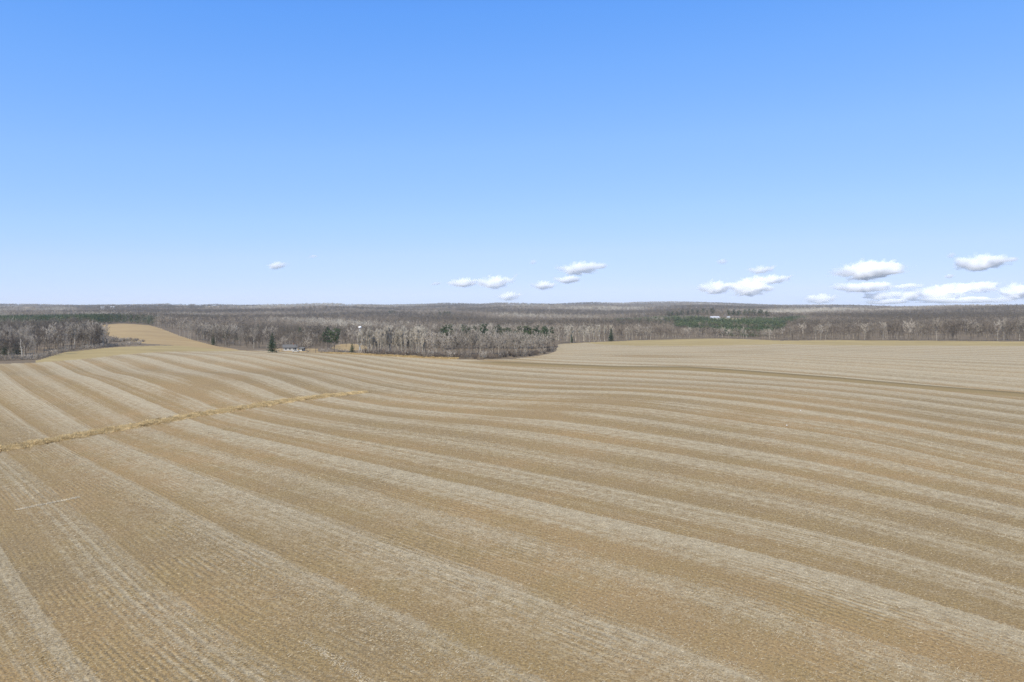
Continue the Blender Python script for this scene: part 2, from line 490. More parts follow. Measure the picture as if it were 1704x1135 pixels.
# ------------------------------------------------------------------ ground sheet (polar grid about the field, one sheet cut along its zones)
def build_ground():
    fine = np.linspace(-46, 46, 620)
    side = np.concatenate([np.linspace(-180, -50, 40), np.linspace(50, 180, 40)[:-1]])
    az = np.sort(np.concatenate([fine, side]))
    ds = [4.0]
    while ds[-1] < 13500:
        d = ds[-1]
        ds.append(d * (1.03 if d < 40 else 1.0085 if d < 1100 else 1.02))
    ds = np.array(ds)
    A, D = np.meshgrid(np.radians(az), ds)          # rows by distance
    # inside the view the rings are straight (constant forward distance), behind they close as circles
    w = np.clip((np.abs(np.degrees(A)) - 50) / 30, 0, 1)
    k = (1 - w) / np.maximum(np.cos(np.clip(A, -R(60), R(60))), 0.2) + w * 1.3
    X = D * k * np.sin(A); Y = D * k * np.cos(A)
    X, Y = X.ravel(), Y.ravel()
    Z = height(X, Y)
    nz, na = D.shape
    ph = np.zeros(len(X)); near = (Y < 640) & (Y > -400) & (np.abs(X) < 700)
    ph[near] = phase(X[near], Y[near])
    bare = np.zeros(len(X))
    for (px, py, sx, sy, a) in [(290, 652, 22, 10, .8), (335, 641, 26, 10, .9), (385, 626, 30, 8, .8), (465, 617, 40, 7, .7), (840, 692, 60, 8, .55),
                                (905, 684, 50, 8, .8), (1000, 666, 60, 6, .85), (1060, 672, 40, 6, .4), (70, 611, 40, 4, .4), (520, 622, 30, 5, .4), (1240, 585, 60, 3, .5), (1060, 592, 50, 2.5, .7),
                                (1120, 594, 60, 2.0, .6), (740, 703, 50, 6, .4), (1240, 690, 50, 7, .45), (250, 612, 22, 5, .5), (980, 920, 120, 18, .35), (1000, 1010, 90, 25, .4), (1300, 1080, 120, 30, .4), (60, 890, 60, 40, .35),
                                (560, 900, 80, 25, .35), (130, 830, 60, 20, .5), (850, 602, 60, 3, .4), (1390, 800, 90, 14, .3), (1590, 865, 90, 14, .3)]:
        c = on_ground(px, py)
        u, v = uv_flat(X, Y)
        bare += a * np.exp(-((u - px) / sx) ** 2 - ((v - (HZ + F * H0 / c.y)) / sy) ** 2) * (Y > 20)
    s, fade = terr_amount(X, Y)
    wd = 3.0 + 0.022 * np.maximum(Y - 150, 0)
    terr = fade * np.exp(-(s / np.minimum(wd, 8)) ** 4)
    terr = np.where(s < 0, fade * np.exp(-(s / np.minimum(wd * 1.7, 14)) ** 4), terr)
    terr2 = fade * np.exp(-((s - 1.5) / np.minimum(wd * .6, 5)) ** 2)
    u0, v0 = uv_flat(X, Y)
    resid = (0.34 * np.clip(s / 25, 0, 1) * np.clip((u0 - 820) / 120, 0, 1) + 0.16 * np.clip((Y - 150) / 150, 0, 1) - 0.16 * np.clip((95 - Y) / 45, 0, 1)
             + .22 * np.clip((Y - 330) / 60, 0, 1) * (u0 < 800)) * (Y > 10)
    quads = []
    idx = np.arange(nz * na).reshape(nz, na)
    q = np.stack([idx[:-1, :-1], idx[:-1, 1:], idx[1:, 1:], idx[1:, :-1]], -1).reshape(-1, 4)
    qw = np.stack([idx[:-1, -1], idx[:-1, 0], idx[1:, 0], idx[1:, -1]], -1).reshape(-1, 4)
    q = np.concatenate([q, qw])[:, ::-1]
    cx, cy = X[q].mean(1), Y[q].mean(1)
    zq = zone(cx, cy)
    V = np.stack([X, Y, Z], 1)
    attrs = {"phase": ph, "bare": np.clip(bare, 0, 1), "terrace": terr, "bank": terr2, "residue": resid, "pale": far_field(X, Y).astype(float)}
    for k_, (nm, mt) in enumerate((("field", M_FIELD), ("grass_verge", M_GREEN), ("grass_hill", M_GOLD), ("hills", M_FLOOR))):
        f = q[zq == k_]
        used, inv = np.unique(f.ravel(), return_inverse=True)
        me = quad_grid_mesh(nm, V[used], inv.reshape(-1, 4), mt, {a: v[used] for a, v in attrs.items()})
        if k_ == 0:      # close the small hole under the camera
            bm = bmesh.new(); bm.from_mesh(me)
            ring = [e for e in bm.edges if e.is_boundary and max(v.co.to_2d().length for v in e.verts) < 12]
            bmesh.ops.holes_fill(bm, edges=ring, sides=0)
            bm.to_mesh(me); bm.free()
        o = link_mesh(nm, me)
        tag(o, kind="structure")
build_ground()

# ------------------------------------------------------------------ plant materials
def twig_material(name, stops, attr=True):
    m, nt, b = mat(name, 0.85, 0.15)
    n = NT(nt)
    if attr: f = n.attr("tint")
    else: f = n.node("ShaderNodeObjectInfo").outputs['Random']
    c = n.ramp(f, stops)
    P = ground_coords(n)
    g = n.noise(P, 0.6, 2)
    c = n.mix(1.0, c, n.ramp(g, [(0.3, 0.8), (0.7, 1.2)]), 'MULTIPLY')
    n.set(b.inputs['Base Color'], c)
    return m

STOPS_FOREST = [(0.0, (0.105, 0.088, 0.068)), (0.3, (0.170, 0.140, 0.108)), (0.5, (0.225, 0.185, 0.143)), (0.72, (0.325, 0.287, 0.230)), (1.0, (0.46, 0.415, 0.335))]
M_FOREST = twig_material("far_twigs", STOPS_FOREST)
M_TWIG_GREY = twig_material("grey_twigs", [(0, (0.235, 0.204, 0.165)), (0.5, (0.35, 0.307, 0.253)), (1, (0.48, 0.425, 0.354))], False)
M_TWIG_DARK = twig_material("brown_twigs", [(0, (0.112, 0.092, 0.074)), (0.5, (0.160, 0.132, 0.106)), (1, (0.225, 0.187, 0.150))], False)
M_BUSH = twig_material("bush_twigs", [(0, (0.10, 0.078, 0.060)), (0.5, (0.15, 0.118, 0.092)), (1, (0.21, 0.17, 0.135))], False)
M_TWIG_PALE = twig_material("pale_twigs", [(0, (0.33, 0.294, 0.236)), (0.5, (0.43, 0.383, 0.310)), (1, (0.53, 0.475, 0.392))], False)
M_BARK = twig_material("grey_bark", [(0, (0.10, 0.082, 0.066)), (1, (0.18, 0.15, 0.12))], False)
M_BARK_PALE = twig_material("pale_bark", [(0, (0.320, 0.288, 0.232)), (1, (0.440, 0.400, 0.336))], False)
M_NEEDLE = twig_material("needles", [(0, (0.025, 0.048, 0.023)), (0.5, (0.039, 0.069, 0.032)), (1, (0.063, 0.092, 0.041))], False)
M_PLANTATION = twig_material("plantation_needles", [(0, (0.046, 0.068, 0.030)), (0.5, (0.088, 0.122, 0.050)), (1, (0.165, 0.190, 0.085))])
M_GRASS_BLADE = twig_material("dry_blades", [(0, (0.16, 0.115, 0.055)), (0.35, (0.34, 0.235, 0.10)), (1, (0.62, 0.48, 0.26))])
M_STRAW = twig_material("straw", [(0, (0.15, 0.115, 0.07)), (0.4, (0.34, 0.285, 0.19)), (1, (0.58, 0.50, 0.36))])

# ------------------------------------------------------------------ slivers
def unit(v): return v / (np.linalg.norm(v, axis=-1, keepdims=True) + 1e-9)
def slivers(p, d, length, width, g=rng, face=None):
    """thin triangles from p along d, turned at random or towards face"""
    n = len(p)
    side = unit(np.cross(d, unit(g.normal(size=(n, 3))) if face is None else face))
    l = np.asarray(length).reshape(-1, 1); w = np.asarray(width).reshape(-1, 1)
    return np.stack([p - side * w * 0.5, p + side * w * 0.5, p + d * l], 1)

# ------------------------------------------------------------------ tree prototypes
def tube(rings, sides=5):
    """list of (point, radius) -> quads as verts, faces"""
    vs_, fs_ = [], []
    pts = [Vector(p) for p, r in rings]
    for i, (p, r) in enumerate(rings):
        t = (pts[min(i + 1, len(pts) - 1)] - pts[max(i - 1, 0)]).normalized()
        a = t.orthogonal().normalized(); b_ = t.cross(a)
        for s in range(sides):
            an = 2 * math.pi * s / sides
            vs_.append(pts[i] + (a * math.cos(an) + b_ * math.sin(an)) * r)
    for i in range(len(rings) - 1):
        for s in range(sides):
            s2 = (s + 1) % sides
            fs_.append((i * sides + s, i * sides + s2, (i + 1) * sides + s2, (i + 1) * sides + s))
    fs_.append(tuple(range((len(rings) - 1) * sides, len(rings) * sides)))
    return vs_, fs_

class Tubes:
    def __init__(s): s.v, s.f = [], []
    def add(s, rings, sides=5):
        v, f = tube(rings, sides)
        o = len(s.v); s.v += v; s.f += [tuple(i + o for i in q) for q in f]
    def mesh(s, name, m):
        me = bpy.data.meshes.new(name)
        me.from_pydata([tuple(p) for p in s.v], [], s.f)
        for p in me.polygons: p.use_smooth = True
        me.update(); me.materials.append(m)
        return me

def bend(p0, d, length, curve, n=4, r0=0.1, r1=0.03, rnd=random):
    pts, p, d = [(p0.copy(), r0)], p0.copy(), d.normalized()
    for i in range(n):
        d = (d + Vector((rnd.uniform(-.18, .18), rnd.uniform(-.18, .18), curve))).normalized()
        p = p + d * (length / n)
        pts.append((p.copy(), r0 + (r1 - r0) * (i + 1) / n))
    return pts, d

def bare_tree(seed, H, CR, first=0.28, up=0.25, n_limb=13, twigs=22, tw=0.11, tl=1.3, spread=(35, 65), tr=0.22, tup=.35):
    rnd = random.Random(seed); g = np.random.default_rng(seed)
    T = Tubes(); P, D = [], []
    trunk, _ = bend(Vector((0, 0, -0.6)), Vector((rnd.uniform(-.06, .06), rnd.uniform(-.06, .06), 1)), H * 0.9, 0.25, 8, tr, 0.04, rnd)
    T.add(trunk, 6)
    for i in range(n_limb):
        f = first + (0.93 - first) * (i + rnd.random() * 0.7) / n_limb
        q = f * 8; a = min(int(q), 7); fr = q - a
        p = trunk[a][0].lerp(trunk[a + 1][0], fr); r = trunk[a][1] * (1 - fr) + trunk[a + 1][1] * fr
        ang = i * 2.4 + rnd.uniform(-.5, .5); tilt = R(rnd.uniform(*spread))
        h = (f - first) / (1 - first)
        L = CR * (0.55 + 0.75 * math.sin(math.pi * min(1, 0.25 + h * 0.75))) * rnd.uniform(0.75, 1.15)
        d = Vector((math.cos(ang) * math.sin(tilt), math.sin(ang) * math.sin(tilt), math.cos(tilt)))
        limb, _ = bend(p, d, L, up * 0.4, 5, r * 0.55, 0.025, rnd)
        T.add(limb, 4)
        for j in range(6):
            k = rnd.uniform(1.6, 5); a2 = min(int(k), 4); pp = limb[a2][0].lerp(limb[a2 + 1][0], k - a2)
            d2 = ((limb[a2 + 1][0] - limb[a2][0]).normalized() + Vector((rnd.gauss(0, .7), rnd.gauss(0, .7), rnd.gauss(.25, .5)))).normalized()
            sub, dd = bend(pp, d2, L * 0.42 * rnd.uniform(.6, 1.2), up * 0.35, 3, 0.035, 0.015, rnd)
            T.add(sub, 3)
            for s in range(twigs):
                k2 = rnd.uniform(0.6, 3); a3 = min(int(k2), 2)
                P.append(sub[a3][0].lerp(sub[a3 + 1][0], k2 - a3))
                D.append((dd * 0.6 + Vector((rnd.gauss(0, .6), rnd.gauss(0, .6), rnd.gauss(tup, .45)))).normalized())
    P, D = np.array([tuple(p) for p in P]), np.array([tuple(p) for p in D])
    tri = slivers(P, D, tl * g.uniform(.5, 1.2, len(P)), tw * g.uniform(.5, 1.3, len(P)), g, crown_normals(P))
    return T, tri

def aspen(seed, H, CR):
    return bare_tree(seed, H, CR, first=0.32, up=0.5, n_limb=17, twigs=26, tw=0.065, tl=1.5, spread=(12, 30), tr=0.17, tup=1.3)

def bush(seed, H, CR):
    rnd = random.Random(seed); g = np.random.default_rng(seed)
    T = Tubes(); P, D = [], []
    for i in range(16):
        ang = rnd.uniform(0, 6.28); rr = rnd.uniform(0, CR * 0.5); tilt = R(rnd.uniform(4, 48))
        d = Vector((math.cos(ang) * math.sin(tilt), math.sin(ang) * math.sin(tilt), math.cos(tilt)))
        s, dd = bend(Vector((rr * math.cos(ang), rr * math.sin(ang), -0.3)), d, H * rnd.uniform(.6, 1.0), 0.06, 5, 0.05, 0.015, rnd)
        T.add(s, 3)
        for t in range(46):
            k = rnd.uniform(.8, 5); a = min(int(k), 4)
            P.append(s[a][0].lerp(s[a + 1][0], k - a))
            D.append((dd * .5 + Vector((rnd.gauss(0, .6), rnd.gauss(0, .6), rnd.gauss(.4, .4)))).normalized())
    P, D = np.array([tuple(p) for p in P]), np.array([tuple(p) for p in D])
    return T, slivers(P, D, 0.9 * g.uniform(.5, 1.3, len(P)), 0.09 * g.uniform(.5, 1.3, len(P)), g, crown_normals(P))

def spruce(seed, H, CR):
    rnd = random.Random(seed); g = np.random.default_rng(seed)
    T = Tubes(); T.add([((0, 0, -0.6), 0.2), ((0, 0, H * .5), 0.12), ((0, 0, H * 0.99), 0.03)], 6)
    P, D, L = [], [], []
    nw = int(H * 1.7)
    for w in range(nw):
        f = 0.06 + 0.93 * w / nw
        rad = CR * (1 - f) ** 0.85 * rnd.uniform(.75, 1.12) + 0.15
        for k in range(7):
            ang = k * 6.283 / 7 + w * .7 + rnd.uniform(-.25, .25); rr = rad * rnd.uniform(.7, 1.15)
            d0 = Vector((math.cos(ang), math.sin(ang), rnd.uniform(-.35, .05)))
            base = Vector((0, 0, f * H))
            m_ = max(3, int(rr * 7))
            for t in range(m_):
                q = (t + rnd.random()) / m_
                P.append(base + d0 * rr * q); D.append((d0 * .6 + Vector((rnd.gauss(0, .5), rnd.gauss(0, .5), rnd.gauss(-.1, .35)))).normalized()); L.append(0.55 + 0.25 * (1 - f))
    P, D, L = np.array([tuple(p) for p in P]), np.array([tuple(p) for p in D]), np.array(L)
    return T, slivers(P, D, L * g.uniform(.6, 1.3, len(P)), 0.30 * g.uniform(.6, 1.2, len(P)), g, crown_normals(P))

def pine(seed, H, CR, first=0.3, lean=0.0):
    """open grown white pine: bare lower trunk, flat irregular layers of dark needles"""
    rnd = random.Random(seed); g = np.random.default_rng(seed)
    T = Tubes()
    trunk, _ = bend(Vector((0, 0, -0.6)), Vector((lean * .3, 0, 1)), H, 0.2, 8, 0.26, 0.05, rnd); T.add(trunk, 6)
    P, D = [], []
    nb = int(H * 2.0)
    for i in range(nb):
        f = first + (0.99 - first) * i / nb
        q = f * 8; a = min(int(q), 7); p = trunk[a][0].lerp(trunk[a + 1][0], q - a)
        ang = i * 2.4 + rnd.uniform(-.6, .6)
        L = CR * (1.05 - 0.75 * ((f - first) / (1 - first)) ** 1.6) * rnd.uniform(.45, 1.15)
        if lean: L *= 1 - lean * 0.9 * math.cos(ang)
        d = Vector((math.cos(ang), math.sin(ang), rnd.uniform(.0, .45)))
        limb, dd = bend(p, d, L, 0.05, 4, 0.07, 0.02, rnd); T.add(limb, 3)
        for c in range(max(2, int(L * 1.6))):
            k = rnd.uniform(1.2, 4); a2 = min(int(k), 3); cpt = limb[a2][0].lerp(limb[a2 + 1][0], k - a2)
            cpt = cpt + Vector((rnd.gauss(0, .45), rnd.gauss(0, .45), rnd.gauss(.15, .2)))
            for s in range(18):
                v = Vector((rnd.gauss(0, 1), rnd.gauss(0, 1), rnd.gauss(.35, .7))).normalized()
                P.append(cpt + v * rnd.uniform(0, .5)); D.append(v)
    P, D = np.array([tuple(p) for p in P]), np.array([tuple(p) for p in D])
    return T, slivers(P, D, 0.62 * g.uniform(.6, 1.3, len(P)), 0.22 * g.uniform(.6, 1.2, len(P)), g, crown_normals(P))

PROTO = {}
def proto(kind, name, builder, seeds, bark, leaf, *a, **k):
    PROTO[kind] = []
    for s in seeds:
        T, tri = builder(s, *a, **k)
        PROTO[kind].append((T.mesh(name + "_trunk", bark), tri_mesh(name + "_crown", tri, leaf)))
proto("aspen", "aspen", aspen, (1, 2, 3, 4, 5), M_BARK_PALE, M_TWIG_PALE, 16.0, 3.3)
proto("grey", "bare_tree", bare_tree, (11, 12, 13, 14, 15), M_BARK, M_TWIG_GREY, 15.0, 6.2)
proto("greyp", "bare_tree", bare_tree, (61, 62, 63), M_BARK_PALE, M_TWIG_GREY, 16.0, 5.2, first=0.34, up=.4)
proto("dark", "bare_tree", bare_tree, (21, 22, 23, 24), M_BARK, M_TWIG_DARK, 14.0, 6.0)
proto("round", "bare_tree", bare_tree, (31,), M_BARK, M_TWIG_DARK, 12.5, 7.6, first=0.2, n_limb=20, twigs=20)
proto("yard", "bare_tree", bare_tree, (41, 42), M_BARK, M_TWIG_DARK, 13.0, 6.8, first=0.2, twigs=13)
proto("bush", "bush", bush, (51, 52, 53), M_BARK, M_BUSH, 4.5, 3.2)
proto("bushg", "bush", bush, (54, 55), M_BARK, M_TWIG_GREY, 5.0, 3.4)
proto("spruce", "spruce", spruce, (71, 72), M_BARK, M_NEEDLE, 15.0, 3.6)
proto("pine", "pine", pine, (81, 82, 83), M_BARK, M_NEEDLE, 16.0, 4.2)
proto("leanpine", "pine", pine, (91,), M_BARK, M_NEEDLE, 18.0, 7.6, first=0.36, lean=0.7)

_cnt = {}
def plant(kind, px, d, scale, label, cat, name, group=None, wide=1.0, rz=None, sink=0.0):
    p = at(px, d)
    p.z -= sink
    i = _cnt.get(kind, 0); _cnt[kind] = i + 1
    tm, cm = PROTO[kind][i % len(PROTO[kind])]
    root = empty(name, p, random.uniform(0, 6.28) if rz is None else rz)
    root.scale = (scale * wide, scale * wide, scale)
    tag(root, label, cat, group)
    for nm, me in (("trunk" if cat != "bush" else "stem", tm), ("crown", cm)):
        o = bpy.data.objects.new(nm, me); COL.objects.link(o); o.parent = root
    return root

def J(a): return random.uniform(-a, a)

# --- the copse at the far edge of the field
def row_d(v): return F * H0 / (v - HZ)
BASE = np.array([(585, 588), (620, 590), (660, 592), (700, 595), (760, 597), (820, 597.5), (870, 594.5), (905, 589), (925, 583)])
def base_d(px): return row_d(float(np.interp(px, BASE[:, 0], BASE[:, 1])))
for i in range(72):
    px = 598 + 112 * ((i * 0.618) % 1) + J(3); dep = random.random()
    plant("aspen", px, base_d(px) + 8 + 42 * dep, random.uniform(.66, 1.14) * (0.92 if px < 625 else 1), "slender pale aspen in the light grey left part of the copse",
          "tree", "aspen", "pale aspens in the copse")
for i in range(64):
    px = 708 + 212 * ((i * 0.618) % 1) + J(3); dep = random.random()
    s = random.uniform(.62, 1.04) * (1.0 if px < 880 else 0.80)
    k = random.choice(("grey", "dark", "greyp", "grey", "greyp", "grey"))
    plant(k, px, base_d(px) + 6 + 46 * dep, s, "bare leafless tree in the brown right part of the copse", "tree", "bare_tree", "bare trees in the copse", wide=random.uniform(.75, 1.05))
for i in range(70):
    px = 604 + 320 * ((i * 0.618 + .3) % 1) + J(4)
    plant("bush" if random.random() < .7 else "bushg", px, base_d(px) + 2 + random.random() * 16, random.uniform(.55, 1.15), "leafless brown bush at the front foot of the copse", "bush", "bush", "bushes along the copse edge")
# --- wood on the left beyond the field
for i in range(84):
    px = -12 + 186 * ((i * 0.618 + .1) % 1) + J(4)
    v0 = float(np.interp(px, [-20, 60, 110, 190], [602, 598, 584, 577]))
    d = row_d(v0) + 8 + random.random() * float(np.interp(px, [100, 165], [95, 30]))
    k = random.choice(("grey", "greyp", "dark", "grey", "dark"))
    plant(k, px, d, random.uniform(.66, 1.15), "bare grey tree in the wood left of the golden hill", "tree", "bare_tree", "bare trees of the left wood", wide=random.uniform(.65, .9))
for i in range(34):
    px = -5 + 243 * ((i * 0.618 + .5) % 1) + J(4)
    v0 = float(np.interp(px, [-20, 60, 110, 190, 240], [602.5, 600, 584.5, 577.5, 573]))
    plant("bushg", px, row_d(v0) + 3 + random.random() * 8, random.uniform(.5, .9), "leafless grey bush at the edge of the left wood", "bush", "bush", "bushes of the left wood")
for i in range(26):
    px = 160 + 82 * ((i * 0.618) % 1) + J(2)
    v0 = float(np.interp(px, [150, 200, 245], [576, 569.5, 568.5])) - (2.5 if px < 190 else 1.2) * random.random() * 2
    plant("bushg" if i % 3 else "bush", px, row_d(v0), random.uniform(.7, 1.15) * float(np.interp(px, [160, 195, 240], [1.5, .9, .55])), "leafless grey bush in the hedge below the golden hill", "bush", "bush", "hedge below the golden hill", wide=1.2)
plant("round", 20, 396, .80, "bare tree with a broad round crown in front of the left wood", "tree", "bare_tree")
for px, d, s in ((8, 428, .78), (27, 440, .80)):
    plant("spruce", px, d, s, "dark evergreen behind the round-crowned tree at the left edge", "tree", "spruce_tree", "dark evergreens at the left edge", wide=1.25)
# --- valley trees either side of the farmhouse
for i in range(34):
    px = 395 + 75 * ((i * 0.618 + .2) % 1) + J(3) if i < 20 else 505 + 100 * ((i * 0.618) % 1) + J(3)
    d = 520 + random.random() * 130
    plant(random.choice(("grey", "dark", "greyp")), px, d, random.uniform(.7, 1.0), "bare tree in the valley wood around the farmhouse", "tree", "bare_tree", "bare trees around the farmhouse", wide=random.uniform(.7, 1))
for i in range(26):
    px = 296 + 100 * ((i * 0.618 + .2) % 1) + J(3)
    d = float(np.interp(px, [290, 400], [700, 560])) + random.random() * 90
    plant(random.choice(("grey", "greyp", "greyp")), px, d, random.uniform(.85, 1.1), "bare grey tree in the wood right of the golden hill", "tree", "bare_tree", "bare trees right of the golden hill", wide=random.uniform(.65, .9))
for px, d, sc in ((474, 500, .55), (480, 512, .7), (488, 515, .75), (510, 478, .55), (468, 505, .6), (516, 492, .6)):
    plant("grey", px, d, sc, "small bare tree close by the farmhouse", "tree", "bare_tree", "small bare trees close by the farmhouse", wide=1.0)
for px, d, sc in ((462, 476, .5), (470, 480, .4), (512, 470, .5), (534, 462, .6), (544, 464, .7), (566, 462, .7), (575, 460, .6)):
    plant("bushg", px, d, sc, "leafless bush on the field edge around the farmhouse", "bush", "bush", "bushes around the farmhouse", wide=1.2)
plant("yard", 497, 452, .86, "bare brown tree standing in front of the farmhouse", "tree", "bare_tree")
plant("yard", 525, 458, .84, "bare spreading tree between the farmhouse and the tall dark pine", "tree", "bare_tree")
plant("spruce", 453, 458, .92, "dark spruce with a wide skirt left of the farmhouse", "tree", "spruce_tree", wide=1.2)
plant("leanpine", 556, 470, .92, "tall dark pine with a heavy crown hanging to its left, right of the farmhouse", "tree", "pine_tree", rz=0.0)
plant("pine", 545, 520, 1.05, "dark pine half hidden behind the tall dark pine by the farmhouse", "tree", "pine_tree", wide=1.25)
plant("spruce", 586, 462, .45, "small dark evergreen bush just left of the pale aspens", "tree", "spruce_tree", wide=1.4)
for px, d, s, w_, lab in ((355, 600, .62, 1.1, "small dark spruce at the foot of the golden hill"), (376, 640, 1.02, .9, "tall dark evergreen in the bare wood right of the golden hill"),
                         (353, 690, 1.0, .8, "slim dark evergreen in the bare wood just right of the golden hill crest"),
                         (394, 740, .95, 1.1, "dark evergreen whose top shows above the bare wood left of the spruce"), (429, 860, .95, 1.0, "lone dark evergreen top in the bare valley wood above the spruce"),
                         (499, 690, .95, 1.0, "green evergreen top showing above the bare tree by the farmhouse"),
                         (952, 602, .78, .8, "slim dark spruce in the tree line just right of the copse"), (1017, 622, .80, 1.2, "cone-shaped dark spruce in the tree line where the green grass begins"),
                         (698, 900, .9, 1.3, "lone dark evergreen top above the pale aspens")):
    plant("spruce" if "spruce" in lab else "pine", px, d, s, lab, "tree", "spruce_tree" if "spruce" in lab else "pine_tree", wide=w_)
for i, px in enumerate((733, 738, 742, 749, 756, 770, 775, 780, 791, 799, 804, 809, 815, 821, 827, 833, 838, 843, 848, 858, 863, 868, 873, 879, 884, 889, 894, 899, 904, 908, 912, 916)):
    plant("pine", px + J(2), 512 + J(14), random.uniform(.9, 1.18), "dark pine whose top shows above the back of the copse", "tree", "pine_tree", "dark pines behind the copse")
# --- front of the long wood on the right
for i in range(92):
    px = 926 + 790 * ((i + .5) / 92) + J(3)
    v0 = float(np.interp(px, RT[:, 0], RT[:, 1]))
    d = row_d(v0) + 6 + random.random() * 16
    s = float(np.interp(px, [920, 1000, 1100, 1180, 1290, 1330, 1400, 1600, 1720], [.95, .95, .78, .60, .60, .85, .95, 1.15, 1.2])) * random.uniform(.85, 1.08)
    if px < 1030 and random.random() < .75: k, w_ = "aspen", 1.0
    else: k, w_ = random.choice(("dark", "grey", "dark", "dark", "dark", "greyp", "grey")), random.uniform(.65, .95)
    if k == "aspen": plant(k, px, d, s * .95, "pale slender aspen along the field edge right of the copse", "tree", "aspen", "pale aspens right of the copse")
    else: plant(k, px, d, s, "bare tree in the front row of the long wood on the right", "tree", "bare_tree", "front row of the right wood", wide=w_)

# ------------------------------------------------------------------ the rest of the woods
def lowfreq(x, y, s, o=0.0):
    return 0.5 + 0.25 * (np.sin(x / s + 1.7 * np.sin(y / s * .7 + o) + o) + np.sin(y / (s * 1.3) + 2.1 * np.sin(x / s * .6 + 2 * o) + 1.3))

PLANT_POLY = {   # plantations: list of (u, d) polygons
    "left": [(-80, 950), (-80, 1350), (60, 1400), (160, 1300), (265, 1080), (250, 930), (150, 905)],
    "right": [(1110, 1690), (1180, 1500), (1290, 1500), (1345, 1750), (1352, 1500), (1318, 1050), (1295, 760), (1270, 700), (1215, 700), (1180, 850), (1090, 1050), (1000, 1350), (1000, 1700)],
}
def in_poly(px, py, poly):
    r = np.zeros(len(px), bool)
    n = len(poly)
    for i in range(n):
        x1, y1 = poly[i]; x2, y2 = poly[(i + 1) % n]
        c = ((y1 > py) != (y2 > py)) & (px < (x2 - x1) * (py - y1) / (y2 - y1 + 1e-9) + x1)
        r ^= c
    return r

CLEAR = [(1178, 1240, 1440, 1600)]
def scatter(d0, d1, count, g):
    y = np.sqrt(g.uniform(d0 ** 2, d1 ** 2, count))
    x = g.uniform(-1.12, 1.12, count) * y
    u, v = uv_flat(x, y)
    ok = (zone(x, y) == 3) & ~far_field(x, y)
    for (a, b, c, d) in CLEAR: ok &= ~((u > a) & (u < b) & (y > c) & (y < d))
    # keep the ground just ahead of the individually standing trees free
    ok &= ~((u > -60) & (u < 192) & (y < 500)) & ~((u > 575) & (u < 930) & (y < 500))
    ok &= ~((u > 900) & (y < row_d(np.interp(u, RT[:, 0], RT[:, 1])) + 20))
    ok &= ~((u > 380) & (u < 610) & (y < 555))
    ok &= ~((u > 160) & (u < 330) & (y < 880))
    ok &= ~((u > 1180) & (u < 1300) & (y > 1000) & (y < 1450) & False)
    plantation = np.zeros(count, bool)
    for p in PLANT_POLY.values(): plantation |= in_poly(u, y, p)
    return x, y, u, ok, plantation

def crown_slivers(x, y, z, H, CR, K, L, W, g, low=0.25, upr=0.6):
    n = len(x)
    v = unit(g.normal(size=(n, K, 3)))
    r = g.uniform(0, 1, (n, K, 1)) ** 0.42
    off = v * r
    cz = z + H * (low + 1) / 2
    c = np.stack([x, y, cz], 1)[:, None]
    ext = np.stack([CR, CR, H * (1 - low) / 2], 1)[:, None]
    p = c + off * ext
    d = unit(off * 0.7 + g.normal(size=(n, K, 3)) * 0.5 + np.array([0, 0, upr]))
    p, d = p.reshape(-1, 3), d.reshape(-1, 3)
    nr = unit(off.reshape(-1, 3) + np.array([0, 0, .15]) + g.normal(0, .22, p.shape))
    return slivers(p, d, L * g.uniform(.5, 1.3, len(p)), W * g.uniform(.5, 1.4, len(p)), g, nr)

